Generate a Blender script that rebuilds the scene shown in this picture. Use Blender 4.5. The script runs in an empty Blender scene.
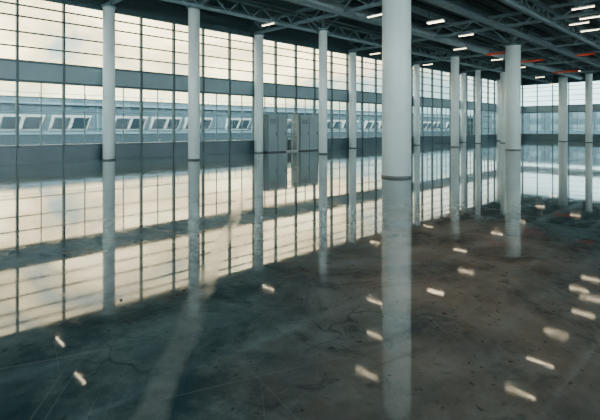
import bpy, math, random
from mathutils import Vector, Matrix
random.seed(4)
scene = bpy.context.scene
F=450.0; CAMH=1.6
CU,SU=.714,.70
def loc(X,d): return (X*CU+d*SU, -X*SU+d*CU)
def floor_pt(px,py):
    d=F*CAMH/(py-128.0); return loc((px-300)/F*d,d)
def ceil_pt(px,py,z=7.6):
    d=F*(z-CAMH)/(128.0-py); return loc((px-300)/F*d,d)
def refl_pt(px,py,z=7.6):
    d=F*(z+CAMH)/(py-128.0); return loc((px-300)/F*d,d)

# ---------------- materials
def mat(name,col,rough=.5,metal=0.0,var=.15,scale=3.0,emit=None,es=0):
    m=bpy.data.materials.new(name); m.use_nodes=True
    nt=m.node_tree; b=nt.nodes['Principled BSDF']
    tc=nt.nodes.new('ShaderNodeTexCoord'); n=nt.nodes.new('ShaderNodeTexNoise')
    n.inputs['Scale'].default_value=scale; n.inputs['Detail'].default_value=5
    nt.links.new(tc.outputs['Object'],n.inputs['Vector'])
    r=nt.nodes.new('ShaderNodeValToRGB')
    r.color_ramp.elements[0].position=.3; r.color_ramp.elements[1].position=.7
    r.color_ramp.elements[0].color=tuple(c*(1-var) for c in col)+(1,)
    r.color_ramp.elements[1].color=tuple(min(1,c*(1+var)) for c in col)+(1,)
    nt.links.new(n.outputs['Fac'],r.inputs['Fac'])
    nt.links.new(r.outputs['Color'],b.inputs['Base Color'])
    b.inputs['Roughness'].default_value=rough; b.inputs['Metallic'].default_value=metal
    if emit:
        b.inputs['Emission Color'].default_value=tuple(emit)+(1,)
        b.inputs['Emission Strength'].default_value=es
    return m
M_frame=mat('frame_steel',(.035,.075,.09),.4,.1)
M_thin=mat('frame_thin',(.07,.12,.14),.4,.1)
M_band=mat('spandrel_panel',(.20,.29,.32),.45,.0,.08,.6)
M_sill=mat('sill_panel',(.040,.085,.105),.4,.0,.15,.6)
M_col=mat('column_paint',(.66,.76,.77),.38,0,.05,1.2)
M_colbase=mat('column_base',(.12,.13,.13),.5,.3)
M_steel=mat('truss_steel',(.04,.07,.08),.45,.2)
M_steel2=mat('purlin_steel',(.13,.20,.22),.45,.1)
M_deck=mat('roof_deck',(.022,.042,.05),.6,.0,.3,.4)
M_duct=mat('duct_metal',(.26,.33,.35),.35,.5)
M_red=mat('pipe_red',(.70,.07,.03),.4)
M_lampbody=mat('lamp_body',(.5,.52,.52),.5)
M_lamp=mat('lamp_tube',(1,1,1),.5,emit=(1,.80,.50),es=11)
M_cab=mat('cabinet_paint',(.20,.27,.29),.45,.0,.06,1)
M_cabd=mat('cabinet_gap',(.03,.04,.045),.5)
M_bld=mat('facade_outside',(.03,.064,.078),.8,0,.2,.3)
M_bldroof=mat('roof_outside',(.065,.115,.135),.7,0,.15,.3)
M_bldwin=mat('dark_pane',(.012,.028,.036),.5)
M_white=mat('white_frame',(.34,.38,.36),.5)
M_gnd=mat('ground_asphalt',(.03,.05,.055),.8,0,.2,.2)
M_debris=mat('debris',(.03,.03,.03),.7)

def glass_mat():
    m=bpy.data.materials.new('window_glass'); m.use_nodes=True; nt=m.node_tree
    nt.nodes.clear()
    o=nt.nodes.new('ShaderNodeOutputMaterial'); mx=nt.nodes.new('ShaderNodeMixShader')
    t=nt.nodes.new('ShaderNodeBsdfTransparent'); g=nt.nodes.new('ShaderNodeBsdfGlossy')
    t.inputs['Color'].default_value=(.91,.95,.93,1); g.inputs['Roughness'].default_value=.02
    lw=nt.nodes.new('ShaderNodeFresnel'); lw.inputs['IOR'].default_value=1.2
    nt.links.new(lw.outputs[0],mx.inputs[0]); nt.links.new(t.outputs[0],mx.inputs[1]); nt.links.new(g.outputs[0],mx.inputs[2])
    nt.links.new(mx.outputs[0],o.inputs[0]); return m
M_glass=glass_mat()

# ---------------- mesh builder
class MB:
    def __init__(s): s.v=[];s.f=[];s.m=[];s.sm=[];s.mats=[]
    def mi(s,m):
        if m not in s.mats: s.mats.append(m)
        return s.mats.index(m)
    def quad8(s,P,m):
        b=len(s.v); s.v+=[tuple(p) for p in P]; k=s.mi(m)
        for f in [(0,3,2,1),(4,5,6,7),(0,1,5,4),(1,2,6,5),(2,3,7,6),(3,0,4,7)]:
            s.f.append([b+i for i in f]); s.m.append(k); s.sm.append(False)
    def box(s,a,b,m):
        x0,y0,z0=[min(a[i],b[i]) for i in range(3)]; x1,y1,z1=[max(a[i],b[i]) for i in range(3)]
        s.quad8([(x0,y0,z0),(x1,y0,z0),(x1,y1,z0),(x0,y1,z0),(x0,y0,z1),(x1,y0,z1),(x1,y1,z1),(x0,y1,z1)],m)
    def beam(s,p,q,w,h,m):
        p=Vector(p);q=Vector(q);d=(q-p).normalized()
        up=Vector((0,0,1))
        if abs(d.dot(up))>.99: up=Vector((1,0,0))
        r=d.cross(up).normalized()*w/2; u=r.cross(d).normalized()*h/2
        s.quad8([p-r-u,p+r-u,p+r+u,p-r+u,q-r-u,q+r-u,q+r+u,q-r+u],m)
    def quad(s,P,m):
        b=len(s.v); s.v+=[tuple(p) for p in P]; s.f.append([b,b+1,b+2,b+3]); s.m.append(s.mi(m)); s.sm.append(False)
    def lathe(s,c,prof,m,n=48):
        k=s.mi(m); b=len(s.v)
        for r,z in prof:
            for i in range(n):
                a=2*math.pi*i/n; s.v.append((c[0]+r*math.cos(a),c[1]+r*math.sin(a),z))
        for j in range(len(prof)-1):
            for i in range(n):
                i2=(i+1)%n
                s.f.append([b+j*n+i,b+j*n+i2,b+(j+1)*n+i2,b+(j+1)*n+i]); s.m.append(k); s.sm.append(abs(prof[j][0]-prof[j+1][0])<.02)
        s.f.append([b+i for i in range(n)][::-1]); s.m.append(k); s.sm.append(False)
        t=b+(len(prof)-1)*n
        s.f.append([t+i for i in range(n)]); s.m.append(k); s.sm.append(False)
    def tube(s,pts,r,m,n=12):
        k=s.mi(m); b=len(s.v); pts=[Vector(p) for p in pts]
        for j,p in enumerate(pts):
            d=(pts[min(j+1,len(pts)-1)]-pts[max(j-1,0)]).normalized()
            up=Vector((0,0,1)) if abs(d.z)<.95 else Vector((1,0,0))
            a=d.cross(up).normalized(); c=a.cross(d)
            for i in range(n):
                t=2*math.pi*i/n; s.v.append(tuple(p+a*r*math.cos(t)+c*r*math.sin(t)))
        for j in range(len(pts)-1):
            for i in range(n):
                i2=(i+1)%n
                s.f.append([b+j*n+i,b+j*n+i2,b+(j+1)*n+i2,b+(j+1)*n+i]); s.m.append(k); s.sm.append(True)
    def obj(s,name,parent=None):
        me=bpy.data.meshes.new(name); me.from_pydata(s.v,[],s.f)
        for m in s.mats: me.materials.append(m)
        for i,p in enumerate(me.polygons): p.material_index=s.m[i]; p.use_smooth=s.sm[i]
        me.update(); o=bpy.data.objects.new(name,me); scene.collection.objects.link(o)
        if parent: o.parent=parent
        return o

# ---------------- hall dimensions (u = x, v = y)
BAY=9.55; UC=8.85; U0=UC-4*BAY; U1=UC+6*BAY; VN=23.1; VS=VN-6*BAY
WT=7.75; DK=8.9

# floor
def floor_mat():
    m=bpy.data.materials.new('polished_concrete'); m.use_nodes=True; nt=m.node_tree; N=nt.nodes; L=nt.links
    b=N['Principled BSDF']; tc=N.new('ShaderNodeTexCoord')
    def noise(s,d=6,rough=.55,dist=0,vec=None):
        n=N.new('ShaderNodeTexNoise'); n.inputs['Scale'].default_value=s; n.inputs['Detail'].default_value=d
        n.inputs['Roughness'].default_value=rough; n.inputs['Distortion'].default_value=dist
        L.new(vec or tc.outputs['Object'],n.inputs['Vector']); return n.outputs['Fac']
    def ramp(src,p0,p1,c0,c1):
        r=N.new('ShaderNodeValToRGB'); e=r.color_ramp.elements
        e[0].position=p0;e[1].position=p1
        e[0].color=tuple(c0)+(1,); e[1].color=tuple(c1)+(1,)
        L.new(src,r.inputs['Fac']); return r.outputs['Color']
    def mix(f,a,c,mode='MIX'):
        x=N.new('ShaderNodeMix'); x.data_type='RGBA'; x.blend_type=mode
        if isinstance(f,float): x.inputs[0].default_value=f
        else: L.new(f,x.inputs[0])
        for i,s in ((6,a),(7,c)):
            if isinstance(s,tuple): x.inputs[i].default_value=s+(1,)
            else: L.new(s,x.inputs[i])
        return x.outputs[2]
    def math_(op,a,bv,c=None):
        x=N.new('ShaderNodeMath'); x.operation=op
        for i,s in enumerate((a,bv,c)):
            if s is None: continue
            if isinstance(s,(int,float)): x.inputs[i].default_value=s
            else: L.new(s,x.inputs[i])
        return x.outputs[0]
    def mapped(locv,rot,sc=(1,1,1)):
        mp=N.new('ShaderNodeMapping'); mp.vector_type='TEXTURE'
        mp.inputs['Location'].default_value=(locv[0],locv[1],0); mp.inputs['Rotation'].default_value=(0,0,rot); mp.inputs['Scale'].default_value=sc
        L.new(tc.outputs['Object'],mp.inputs['Vector']); return mp.outputs[0]
    teal=ramp(noise(.7,9,.65,.4),.38,.66,(.05,.11,.135),(.22,.33,.365))
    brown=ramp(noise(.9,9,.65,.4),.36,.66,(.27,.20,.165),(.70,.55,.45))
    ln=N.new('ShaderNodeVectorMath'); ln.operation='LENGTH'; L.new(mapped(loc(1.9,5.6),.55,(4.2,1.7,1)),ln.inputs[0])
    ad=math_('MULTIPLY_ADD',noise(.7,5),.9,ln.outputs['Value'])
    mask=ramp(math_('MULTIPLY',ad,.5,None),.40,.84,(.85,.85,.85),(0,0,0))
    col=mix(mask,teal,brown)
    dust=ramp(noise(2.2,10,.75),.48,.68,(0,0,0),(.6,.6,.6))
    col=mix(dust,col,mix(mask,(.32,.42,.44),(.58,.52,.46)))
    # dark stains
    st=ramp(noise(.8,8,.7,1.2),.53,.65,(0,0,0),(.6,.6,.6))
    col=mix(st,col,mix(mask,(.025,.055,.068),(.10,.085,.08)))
    st2=ramp(noise(3.4,6,.7,.8),.58,.66,(0,0,0),(.4,.4,.4))
    col=mix(st2,col,(.04,.065,.075))
    sp_=ramp(noise(14,3,.5),.65,.70,(0,0,0),(.6,.6,.6))
    col=mix(sp_,col,(.03,.04,.045))
    # worn traffic strip
    p0=Vector(floor_pt(150,415)); p1=Vector(floor_pt(248,184)); dd=p1-p0
    sx=N.new('ShaderNodeSeparateXYZ'); L.new(mapped(p0,math.atan2(dd.y,dd.x)),sx.inputs[0])
    wob=math_('MULTIPLY_ADD',noise(1.5,5),.2,sx.outputs['Y'])
    ab=math_('ABSOLUTE',math_('SUBTRACT',wob,.10,None),0,None)
    sm0=ramp(math_('MULTIPLY',ab,2.0,None),.14,.24,(1,1,1),(0,0,0))
    sm=mix(1.0,sm0,ramp(noise(3,8,.75),.35,.65,(.15,.15,.15),(.75,.75,.75)),'MULTIPLY')
    col=mix(sm,col,(.42,.50,.51))
    # scuff streaks: thin stretched noise
    for off,rot,th in (((0,0),.95,.64),((3,1),-.35,.66),((1,5),1.35,.67)):
        ms=mapped(off,rot,(5,.05,1))
        sc=ramp(noise(1.0,3,.5,0,ms),th,th+.09,(0,0,0),(.4,.4,.4))
        col=mix(sc,col,(.48,.53,.53))
    # cracks
    vo=N.new('ShaderNodeTexVoronoi'); vo.feature='DISTANCE_TO_EDGE'; vo.inputs['Scale'].default_value=.9
    nv=N.new('ShaderNodeTexNoise'); nv.inputs['Scale'].default_value=1.3; L.new(tc.outputs['Object'],nv.inputs['Vector'])
    va=N.new('ShaderNodeVectorMath'); va.operation='MULTIPLY_ADD'; L.new(nv.outputs['Color'],va.inputs[0]); va.inputs[1].default_value=(1.4,1.4,0); L.new(tc.outputs['Object'],va.inputs[2])
    L.new(va.outputs[0],vo.inputs['Vector'])
    cr=ramp(vo.outputs['Distance'],0.0,.006,(1,1,1),(0,0,0))
    gate=ramp(noise(.35,2),.5,.58,(0,0,0),(.5,.5,.5))
    col=mix(mix(1.0,cr,gate,'MULTIPLY'),col,(.02,.03,.033))
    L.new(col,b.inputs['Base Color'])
    rg=ramp(noise(.8,7,.65,.5),.35,.75,(.02,)*3,(.065,)*3)
    rg2=ramp(noise(4,8,.75),.52,.76,(0,)*3,(.09,)*3)
    L.new(mix(1.0,mix(1.0,rg,rg2,'ADD'),mix(1.0,sm,(.10,.10,.10),'MULTIPLY'),'ADD'),b.inputs['Roughness'])
    b.inputs['IOR'].default_value=1.8
    bp=N.new('ShaderNodeBump'); bp.inputs['Strength'].default_value=.006; bp.inputs['Distance'].default_value=.05
    L.new(noise(1.8,4,.55),bp.inputs['Height']); L.new(bp.outputs[0],b.inputs['Normal'])
    return m
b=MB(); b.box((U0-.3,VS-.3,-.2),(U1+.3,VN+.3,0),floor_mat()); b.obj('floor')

# ---------------- glazed walls
def wallbay(name,org,du,inn,n=5,L=BAY):
    B=MB()
    def P(s,i,z): return (org[0]+du[0]*s+inn[0]*i, org[1]+du[1]*s+inn[1]*i, z)
    def bx(s0,s1,i0,i1,z0,z1,m): B.box(P(s0,i0,z0),P(s1,i1,z1),m)
    bx(0,L,-.12,.06,0,.72,M_sill); bx(0,L,-.14,.12,.72,.82,M_frame)
    bx(0,L,-.12,.10,0,.10,M_frame)
    bx(0,L,-.10,.05,3.72,4.58,M_band); bx(0,L,-.12,.10,3.66,3.76,M_frame); bx(0,L,-.12,.10,4.54,4.64,M_frame)
    bx(0,L,-.12,.14,WT-.25,WT,M_frame)
    w=L/n
    for k in range(n+1):
        s=k*w
        bx(max(0,s-.045),min(L,s+.045),-.10,.12,.0,WT-.2,M_frame)
        if k<n:
            bx(s+w/2-.015,s+w/2+.015,-.04,.04,.8,3.7,M_thin)
    for z in (1.55,2.35,3.0): bx(0,L,-.05,.05,z-.022,z+.022,M_thin)
    for z in (5.25,5.9,6.6,7.1): bx(0,L,-.05,.06,z-.03,z+.03,M_frame)
    for z0,z1 in ((.8,3.7),(4.6,WT-.2)):
        B.quad([P(0,0,z0),P(L,0,z0),P(L,0,z1),P(0,0,z1)],M_glass)
    return B.obj(name)
wn=1
def make_wall(side,org,du,inn,nb):
    global wn
    e=bpy.data.objects.new('wall_'+side,None); scene.collection.objects.link(e)
    for k in range(nb):
        o=wallbay('window_%d'%wn,(org[0]+du[0]*k*BAY,org[1]+du[1]*k*BAY),du,inn); o.parent=e; wn+=1
    B=MB()
    Lt=nb*BAY
    a=(org[0],org[1]); 
    B.box((a[0]-abs(inn[0])*.12,a[1]-abs(inn[1])*.12,WT),(a[0]+du[0]*Lt+abs(inn[0])*.12,a[1]+du[1]*Lt+abs(inn[1])*.12,DK),M_steel)
    o=B.obj('wall_header'); o.parent=e
make_wall('north',(U0,VN),(1,0),(0,-1),10)
make_wall('east',(U1,VS),(0,1),(-1,0),6)
make_wall('south',(U0,VS),(1,0),(0,1),10)
make_wall('west',(U0,VS),(0,1),(1,0),6)

# ---------------- ceiling deck
b=MB()
b.box((U0-.5,VS-.5,DK),(U1+.5,VN+.5,DK+.2),M_deck)
v=VS
while v<VN:
    b.box((U0,v,DK-.07),(U1,v+.28,DK),M_deck); v+=.8
b.obj('ceiling')
b=MB()
v=VN-1.6
while v>VS+1:
    b.box((U0+.2,v-.05,DK-.42),(U1-.2,v+.05,DK-.08),M_steel2)
    b.box((U0+.2,v-.11,DK-.45),(U1-.2,v+.11,DK-.42),M_steel2); v-=2.4
b.obj('ceiling_purlins')
def truss(name,p,q,z0=7.75,z1=8.42,step=2.0,w=.16):
    B=MB(); p=Vector((*p,0));q=Vector((*q,0)); L=(q-p).length; d=(q-p)/L
    B.beam(p+Vector((0,0,z0)),q+Vector((0,0,z0)),w*1.3,w,M_steel2)
    B.beam(p+Vector((0,0,z1)),q+Vector((0,0,z1)),w*1.3,w,M_steel2)
    n=int(L/step); s=L/n
    for i in range(n):
        a=p+d*i*s; c=p+d*(i+1)*s; m=p+d*(i+.5)*s
        B.beam(a+Vector((0,0,z1)),m+Vector((0,0,z0)),.08,.08,M_steel2)
        B.beam(m+Vector((0,0,z0)),c+Vector((0,0,z1)),.08,.08,M_steel2)
    return B.obj(name)
for k in range(1,10):
    u=U0+k*BAY
    truss('roof_truss',(u,VS+.3),(u,VN-.2))
for v in (19.2,8.3,-2.5,-14):
    truss('roof_girder',(U0+.3,v),(U1-.3,v),7.55,8.3,1.6,.14)

# ducts, pipes
b=MB(); b.tube([(U0+2,15.6,7.9),(U1-2,15.6,7.9)],.28,M_duct,20)
for k in range(24): 
    u=U0+4+k*3.9
    b.tube([(u,15.6,7.9),(u+.12,15.6,7.9)],.31,M_duct,20)
b.obj('ventilation_duct')
b=MB()
b.tube([(U0+2,5.0,7.75),(U1-2,5.0,7.75)],.16,M_duct,16)
b.obj('ventilation_duct')
for u,va,vb in ((35.5,13.1,15.1),(41.5,12.8,15.1),(52,12.8,15.1),(41,9.0,10.2)):
    b=MB(); b.tube([(u,va,7.40),(u,vb,7.40)],.085,M_red,16)
    for k in range(3):
        v=va+.3+(vb-va-.6)*k/2
        b.tube([(u,v,7.40),(u,v,7.74)],.02,M_steel); b.tube([(u,v-.05,7.40),(u,v+.05,7.40)],.11,M_red,16)
    b.obj('sprinkler_pipe')
for v in (10.9,1.0):
    b=MB(); b.box((U0+2,v-.2,7.62),(U1-2,v+.2,7.65),M_steel2); b.box((U0+2,v-.2,7.65),(U1-2,v-.18,7.74),M_steel2); b.box((U0+2,v+.18,7.65),(U1-2,v+.2,7.74),M_steel2)
    b.obj('cable_tray')

# ---------------- columns
def column(px,py,wpx,dia=None,top=7.55):
    d=F*CAMH/(py-128.0); x,y=floor_pt(px,py); r=(dia or wpx*d/F)/2
    B=MB()
    B.lathe((x,y),[(r,0.0),(r,top)],M_col,64)
    B.lathe((x,y),[(r+.03,0.0),(r+.03,.05),(r+.012,.07)],M_colbase,64)
    B.lathe((x,y),[(r+.02,top),(r+.09,top+.04),(r+.09,top+.1)],M_steel2,48)
    B.lathe((x,y),[(r*.45,top+.1),(r*.45,DK)],M_steel2,24)
    for k in range(4):
        a=math.pi/4+k*math.pi/2
        B.beam((x+r*.4*math.cos(a),y+r*.4*math.sin(a),top+.1),(x+1.5*math.cos(a),y+1.5*math.sin(a),DK-.05),.09,.09,M_steel2)
    return B.obj('column')
column(396.5,177,28.5)
column(513,150,14)
column(563,141.5,8)
column(589,142.5,6)
column(194,160,11.5)
column(323,154,8.5)
column(455,147,8)
column(503,143,5)
column(478,143.5,5)
column(402,149.5,7.5)
for k in range(1,10):
    u=U0+k*BAY
    B=MB(); y=VN-.55; r=.29
    B.lathe((u,y),[(r,0),(r,WT-.2)],M_col,40); B.lathe((u,y),[(r+.03,0),(r+.03,.06)],M_colbase,40)
    B.lathe((u,y),[(r+.06,WT-.2),(r+.06,WT-.1)],M_steel2,40)
    B.obj('column')

# ---------------- cabinets + glass door
def P_on(px,v):
    q=(px-300)/F; du=q*CU+SU; dv=-q*SU+CU
    return v/dv*du
YF=VN-1.0
def cabinet(u0,u1,h,nd):
    B=MB(); y0=YF; y1=VN-.16
    B.box((u0,y0,.08),(u1,y1,h),M_cab); B.box((u0+.04,y0+.05,0),(u1-.04,y1,.08),M_cabd)
    B.box((u0-.03,y0-.03,h),(u1+.03,y1,h+.05),M_cab)
    w=(u1-u0)/nd
    for k in range(nd):
        a=u0+k*w+.03; c=u0+(k+1)*w-.03
        B.box((a,y0-.025,.14),(c,y0,h-.08),M_cab)
        B.box((c-.12,y0-.06,h*.45),(c-.09,y0-.025,h*.45+.22),M_cabd)
    for k in range(nd+1):
        B.box((u0+k*w-.02,y0-.006,.1),(u0+k*w+.02,y0,h-.04),M_cabd)
    for k in range(4): B.box((u0+.15,y0-.032,h-.55+k*.08),(u0+w-.15,y0-.025,h-.52+k*.08),M_cabd)
    return B.obj('metal_cabinet')
ua=P_on(268,YF); ub=P_on(287,YF); uc=P_on(300,YF); ud=P_on(318,YF)
cabinet(ua,ub,2.45,2); cabinet(uc,ud,2.45,2)
B=MB(); y0=VN-.85
B.box((ub+.05,y0-.06,0),(ub+.13,y0+.06,2.55),M_white); B.box((uc-.13,y0-.06,0),(uc-.05,y0+.06,2.55),M_white)
B.box((ub+.05,y0-.06,2.47),(uc-.05,y0+.06,2.55),M_white)
mid=(ub+uc)/2
B.box((mid-.04,y0-.05,0),(mid+.04,y0+.05,2.5),M_white)
for z in (.0,1.05,2.0): B.box((ub+.1,y0-.04,z),(uc-.1,y0+.04,z+.09),M_white)
B.quad([(ub+.1,y0,.05),(uc-.1,y0,.05),(uc-.1,y0,2.5),(ub+.1,y0,2.5)],M_glass)
B.box((mid-.12,y0-.1,.95),(mid-.09,y0-.06,1.3),M_steel); B.box((mid+.09,y0-.1,.95),(mid+.12,y0-.06,1.3),M_steel)
B.obj('door_1')

# ---------------- light fixtures
lights=[ceil_pt(*p) for p in [(435,19),(466,33),(460,47),(428,63),(583,5),(590,15),(590,28),(553,83),(497,58),(268,22),(375,13),(375,52),(520,66),(540,76),(575,70),(450,72),(505,80)]]
lights+=[refl_pt(*p) for p in [(436,294),(379,340),(556,337),(540,366),(579,292),(520,397),(357,373),(60,345),(80,382)]]
for (x,y) in lights:
    for tv in (10.9,1.0):
        if abs(y-tv)<.75: y=tv+(.78 if y>=tv else -.78)
    B=MB()
    B.box((x-.09,y-.5,7.46),(x+.09,y+.5,7.53),M_lampbody)
    B.box((x-.025,y-.47,7.43),(x+.025,y+.47,7.46),M_lamp)
    for s in (-.4,.4): B.box((x-.008,y+s-.008,7.53),(x+.008,y+s+.008,DK-.45),M_steel)
    B.obj('ceiling_lamp')

# ---------------- debris
for px,py,s in [(353,325,.05),(180,293,.04),(348,331,.02),(250,360,.015),(300,300,.02),(470,250,.03),(420,390,.012),(120,300,.02)]:
    x,y=floor_pt(px,py); B=MB()
    for k in range(5):
        ox,oy=random.uniform(-s,s)*1.5,random.uniform(-s,s)*1.5; r=s*random.uniform(.25,.6)
        P=[]
        for z in (0.0,r*.5):
            for j in range(4):
                a=j*math.pi/2+random.uniform(-.3,.3); q=r*(1 if z==0 else .6)
                P.append((x+ox+q*math.cos(a),y+oy+q*math.sin(a),z+.001))
        B.quad8(P,M_debris)
    B.obj('concrete_chips')

# ---------------- exterior
b=MB(); b.box((-260,VN+1,-.3),(420,300,-.12),M_gnd); b.box((U1+1,-200,-.3),(420,VN+1,-.12),M_gnd); b.obj('ground')
def outbuilding(org_u,org_v,L):
    B=MB(); h=4.1
    B.box((org_u,org_v,-.12),(org_u+L,org_v+12,h),M_bld)
    B.box((org_u-.3,org_v-.5,h),(org_u+L+.3,org_v+12,h+.28),M_bldroof)
    B.box((org_u,org_v+2.5,h+.28),(org_u+L,org_v+11,h+.9),M_bld)
    B.box((org_u,org_v-.15,.9),(org_u+L,org_v,1.15),M_bldroof)
    B.box((org_u,org_v-.04,-.1),(org_u+L,org_v,.9),M_bldwin)
    B.box((org_u,org_v-.06,3.2),(org_u+L,org_v,3.4),M_bldroof)
    u=org_u+1; i=0
    while u<org_u+L-4:
        z0,z1=1.35,3.0; w=3.9; t0,t1=org_v-.1,org_v-.75
        B.quad8([(u,t0,z0),(u+w,t0,z0),(u+w,org_v,z0),(u,org_v,z0),(u+.35,t1,z1),(u+w+.35,t1,z1),(u+w+.35,org_v,z1),(u+.35,org_v,z1)],M_white)
        for k in range(2):
            a=u+.2+k*w/2; c=a+w/2-.35
            def q(s,f): return (s+.35*f, t0+(t1-t0)*f-.03, z0+(z1-z0)*f)
            B.quad([q(a,.12),q(c,.12),q(c,.84),q(a,.84)],M_bldwin)
        i+=1
        if i%3==0: B.box((u+5.0,org_v-.1,1.2),(u+5.2,org_v,h),M_bldroof)
        u+=4.7 if i%3 else 6.6
    for z in (h+1.2,h+.75): B.beam((org_u,org_v,z),(org_u+L,org_v,z),.06,.06,M_bldroof)
    u=org_u
    while u<org_u+L: B.beam((u,org_v,h+.2),(u,org_v,h+1.2),.06,.06,M_bldroof); u+=2.3
    return B.obj('office_building')
outbuilding(-60,53,200)
B=MB()
B.box((110,-60,-.12),(122,50,6.2),M_bld); B.box((109.6,-60.3,6.2),(122,50.3,6.5),M_bldroof)
for k in range(24):
    for z in (1,3.6): B.box((109.95,-58+k*4.4,z),(110,-55.5+k*4.4,z+1.3),M_bldroof)
B.obj('office_building')

# ---------------- world: warm clouds to the north, unseen south-west sky boosted to fill the interior
w=bpy.data.worlds.new('sky'); scene.world=w; w.use_nodes=True; nt=w.node_tree; N=nt.nodes; L=nt.links
bg=N['Background']; tc=N.new('ShaderNodeTexCoord')
def MX(f,a,c,mode='MIX'):
    x=N.new('ShaderNodeMix'); x.data_type='RGBA'; x.blend_type=mode
    if isinstance(f,(int,float)): x.inputs[0].default_value=f
    else: L.new(f,x.inputs[0])
    for i,s in ((6,a),(7,c)):
        if isinstance(s,tuple): x.inputs[i].default_value=s+(1,)
        else: L.new(s,x.inputs[i])
    return x.outputs[2]
mp=N.new('ShaderNodeMapping'); mp.inputs['Scale'].default_value=(1,1,2.6); L.new(tc.outputs['Generated'],mp.inputs[0])
n=N.new('ShaderNodeTexNoise'); n.inputs['Scale'].default_value=3.4; n.inputs['Detail'].default_value=7; n.inputs['Roughness'].default_value=.55; n.inputs['Distortion'].default_value=.6
L.new(mp.outputs[0],n.inputs['Vector'])
r=N.new('ShaderNodeValToRGB'); e=r.color_ramp.elements
e[0].position=.36; e[0].color=(.26,.32,.30,1); e[1].position=.60; e[1].color=(1.15,.96,.58,1)
x=e.new(.48); x.color=(.78,.62,.36,1)
L.new(n.outputs['Fac'],r.inputs['Fac'])
rc=N.new('ShaderNodeValToRGB'); e=rc.color_ramp.elements
e[0].position=.35; e[0].color=(.18,.30,.34,1); e[1].position=.65; e[1].color=(.48,.68,.72,1)
L.new(n.outputs['Fac'],rc.inputs['Fac'])
sp=N.new('ShaderNodeSeparateXYZ'); L.new(tc.outputs['Generated'],sp.inputs[0])
def dirfac(v,a,b_):
    dt=N.new('ShaderNodeVectorMath'); dt.operation='DOT_PRODUCT'; L.new(tc.outputs['Generated'],dt.inputs[0]); dt.inputs[1].default_value=v
    mr=N.new('ShaderNodeMapRange'); mr.inputs['From Min'].default_value=a; mr.inputs['From Max'].default_value=b_; L.new(dt.outputs['Value'],mr.inputs['Value']); return mr.outputs[0]
r2=N.new('ShaderNodeValToRGB'); r2.color_ramp.elements[0].position=.0; r2.color_ramp.elements[0].color=(.55,.80,.9,1); r2.color_ramp.elements[1].position=.13; r2.color_ramp.elements[1].color=(1,1,1,1)
L.new(sp.outputs['Z'],r2.inputs['Fac'])
warm=MX(1.0,r.outputs[0],r2.outputs[0],'MULTIPLY')
sky=MX(dirfac((-.05,1,0),.25,.6),rc.outputs[0],warm)
mz=N.new('ShaderNodeMapRange'); mz.inputs['From Min'].default_value=.4; mz.inputs['From Max'].default_value=.8; L.new(sp.outputs['Z'],mz.inputs['Value'])
sky=MX(mz.outputs[0],sky,(.5,.75,.85))
sky=MX(dirfac((-.6,-.8,0),.05,.7),sky,(2.5,2.8,2.85))  # extra brightness added behind the camera to light floor and columns
L.new(sky,bg.inputs[0])
bg.inputs[1].default_value=5.8

# ---------------- camera
cd=bpy.data.cameras.new('camera'); cam=bpy.data.objects.new('camera',cd); scene.collection.objects.link(cam)
cam.location=(0,0,CAMH); cd.sensor_width=36; cd.lens=27; cd.shift_y=-82/600
ang=math.atan2(CU,SU)
cam.rotation_euler=(math.pi/2,0,ang-math.pi/2); cd.clip_end=800
scene.camera=cam
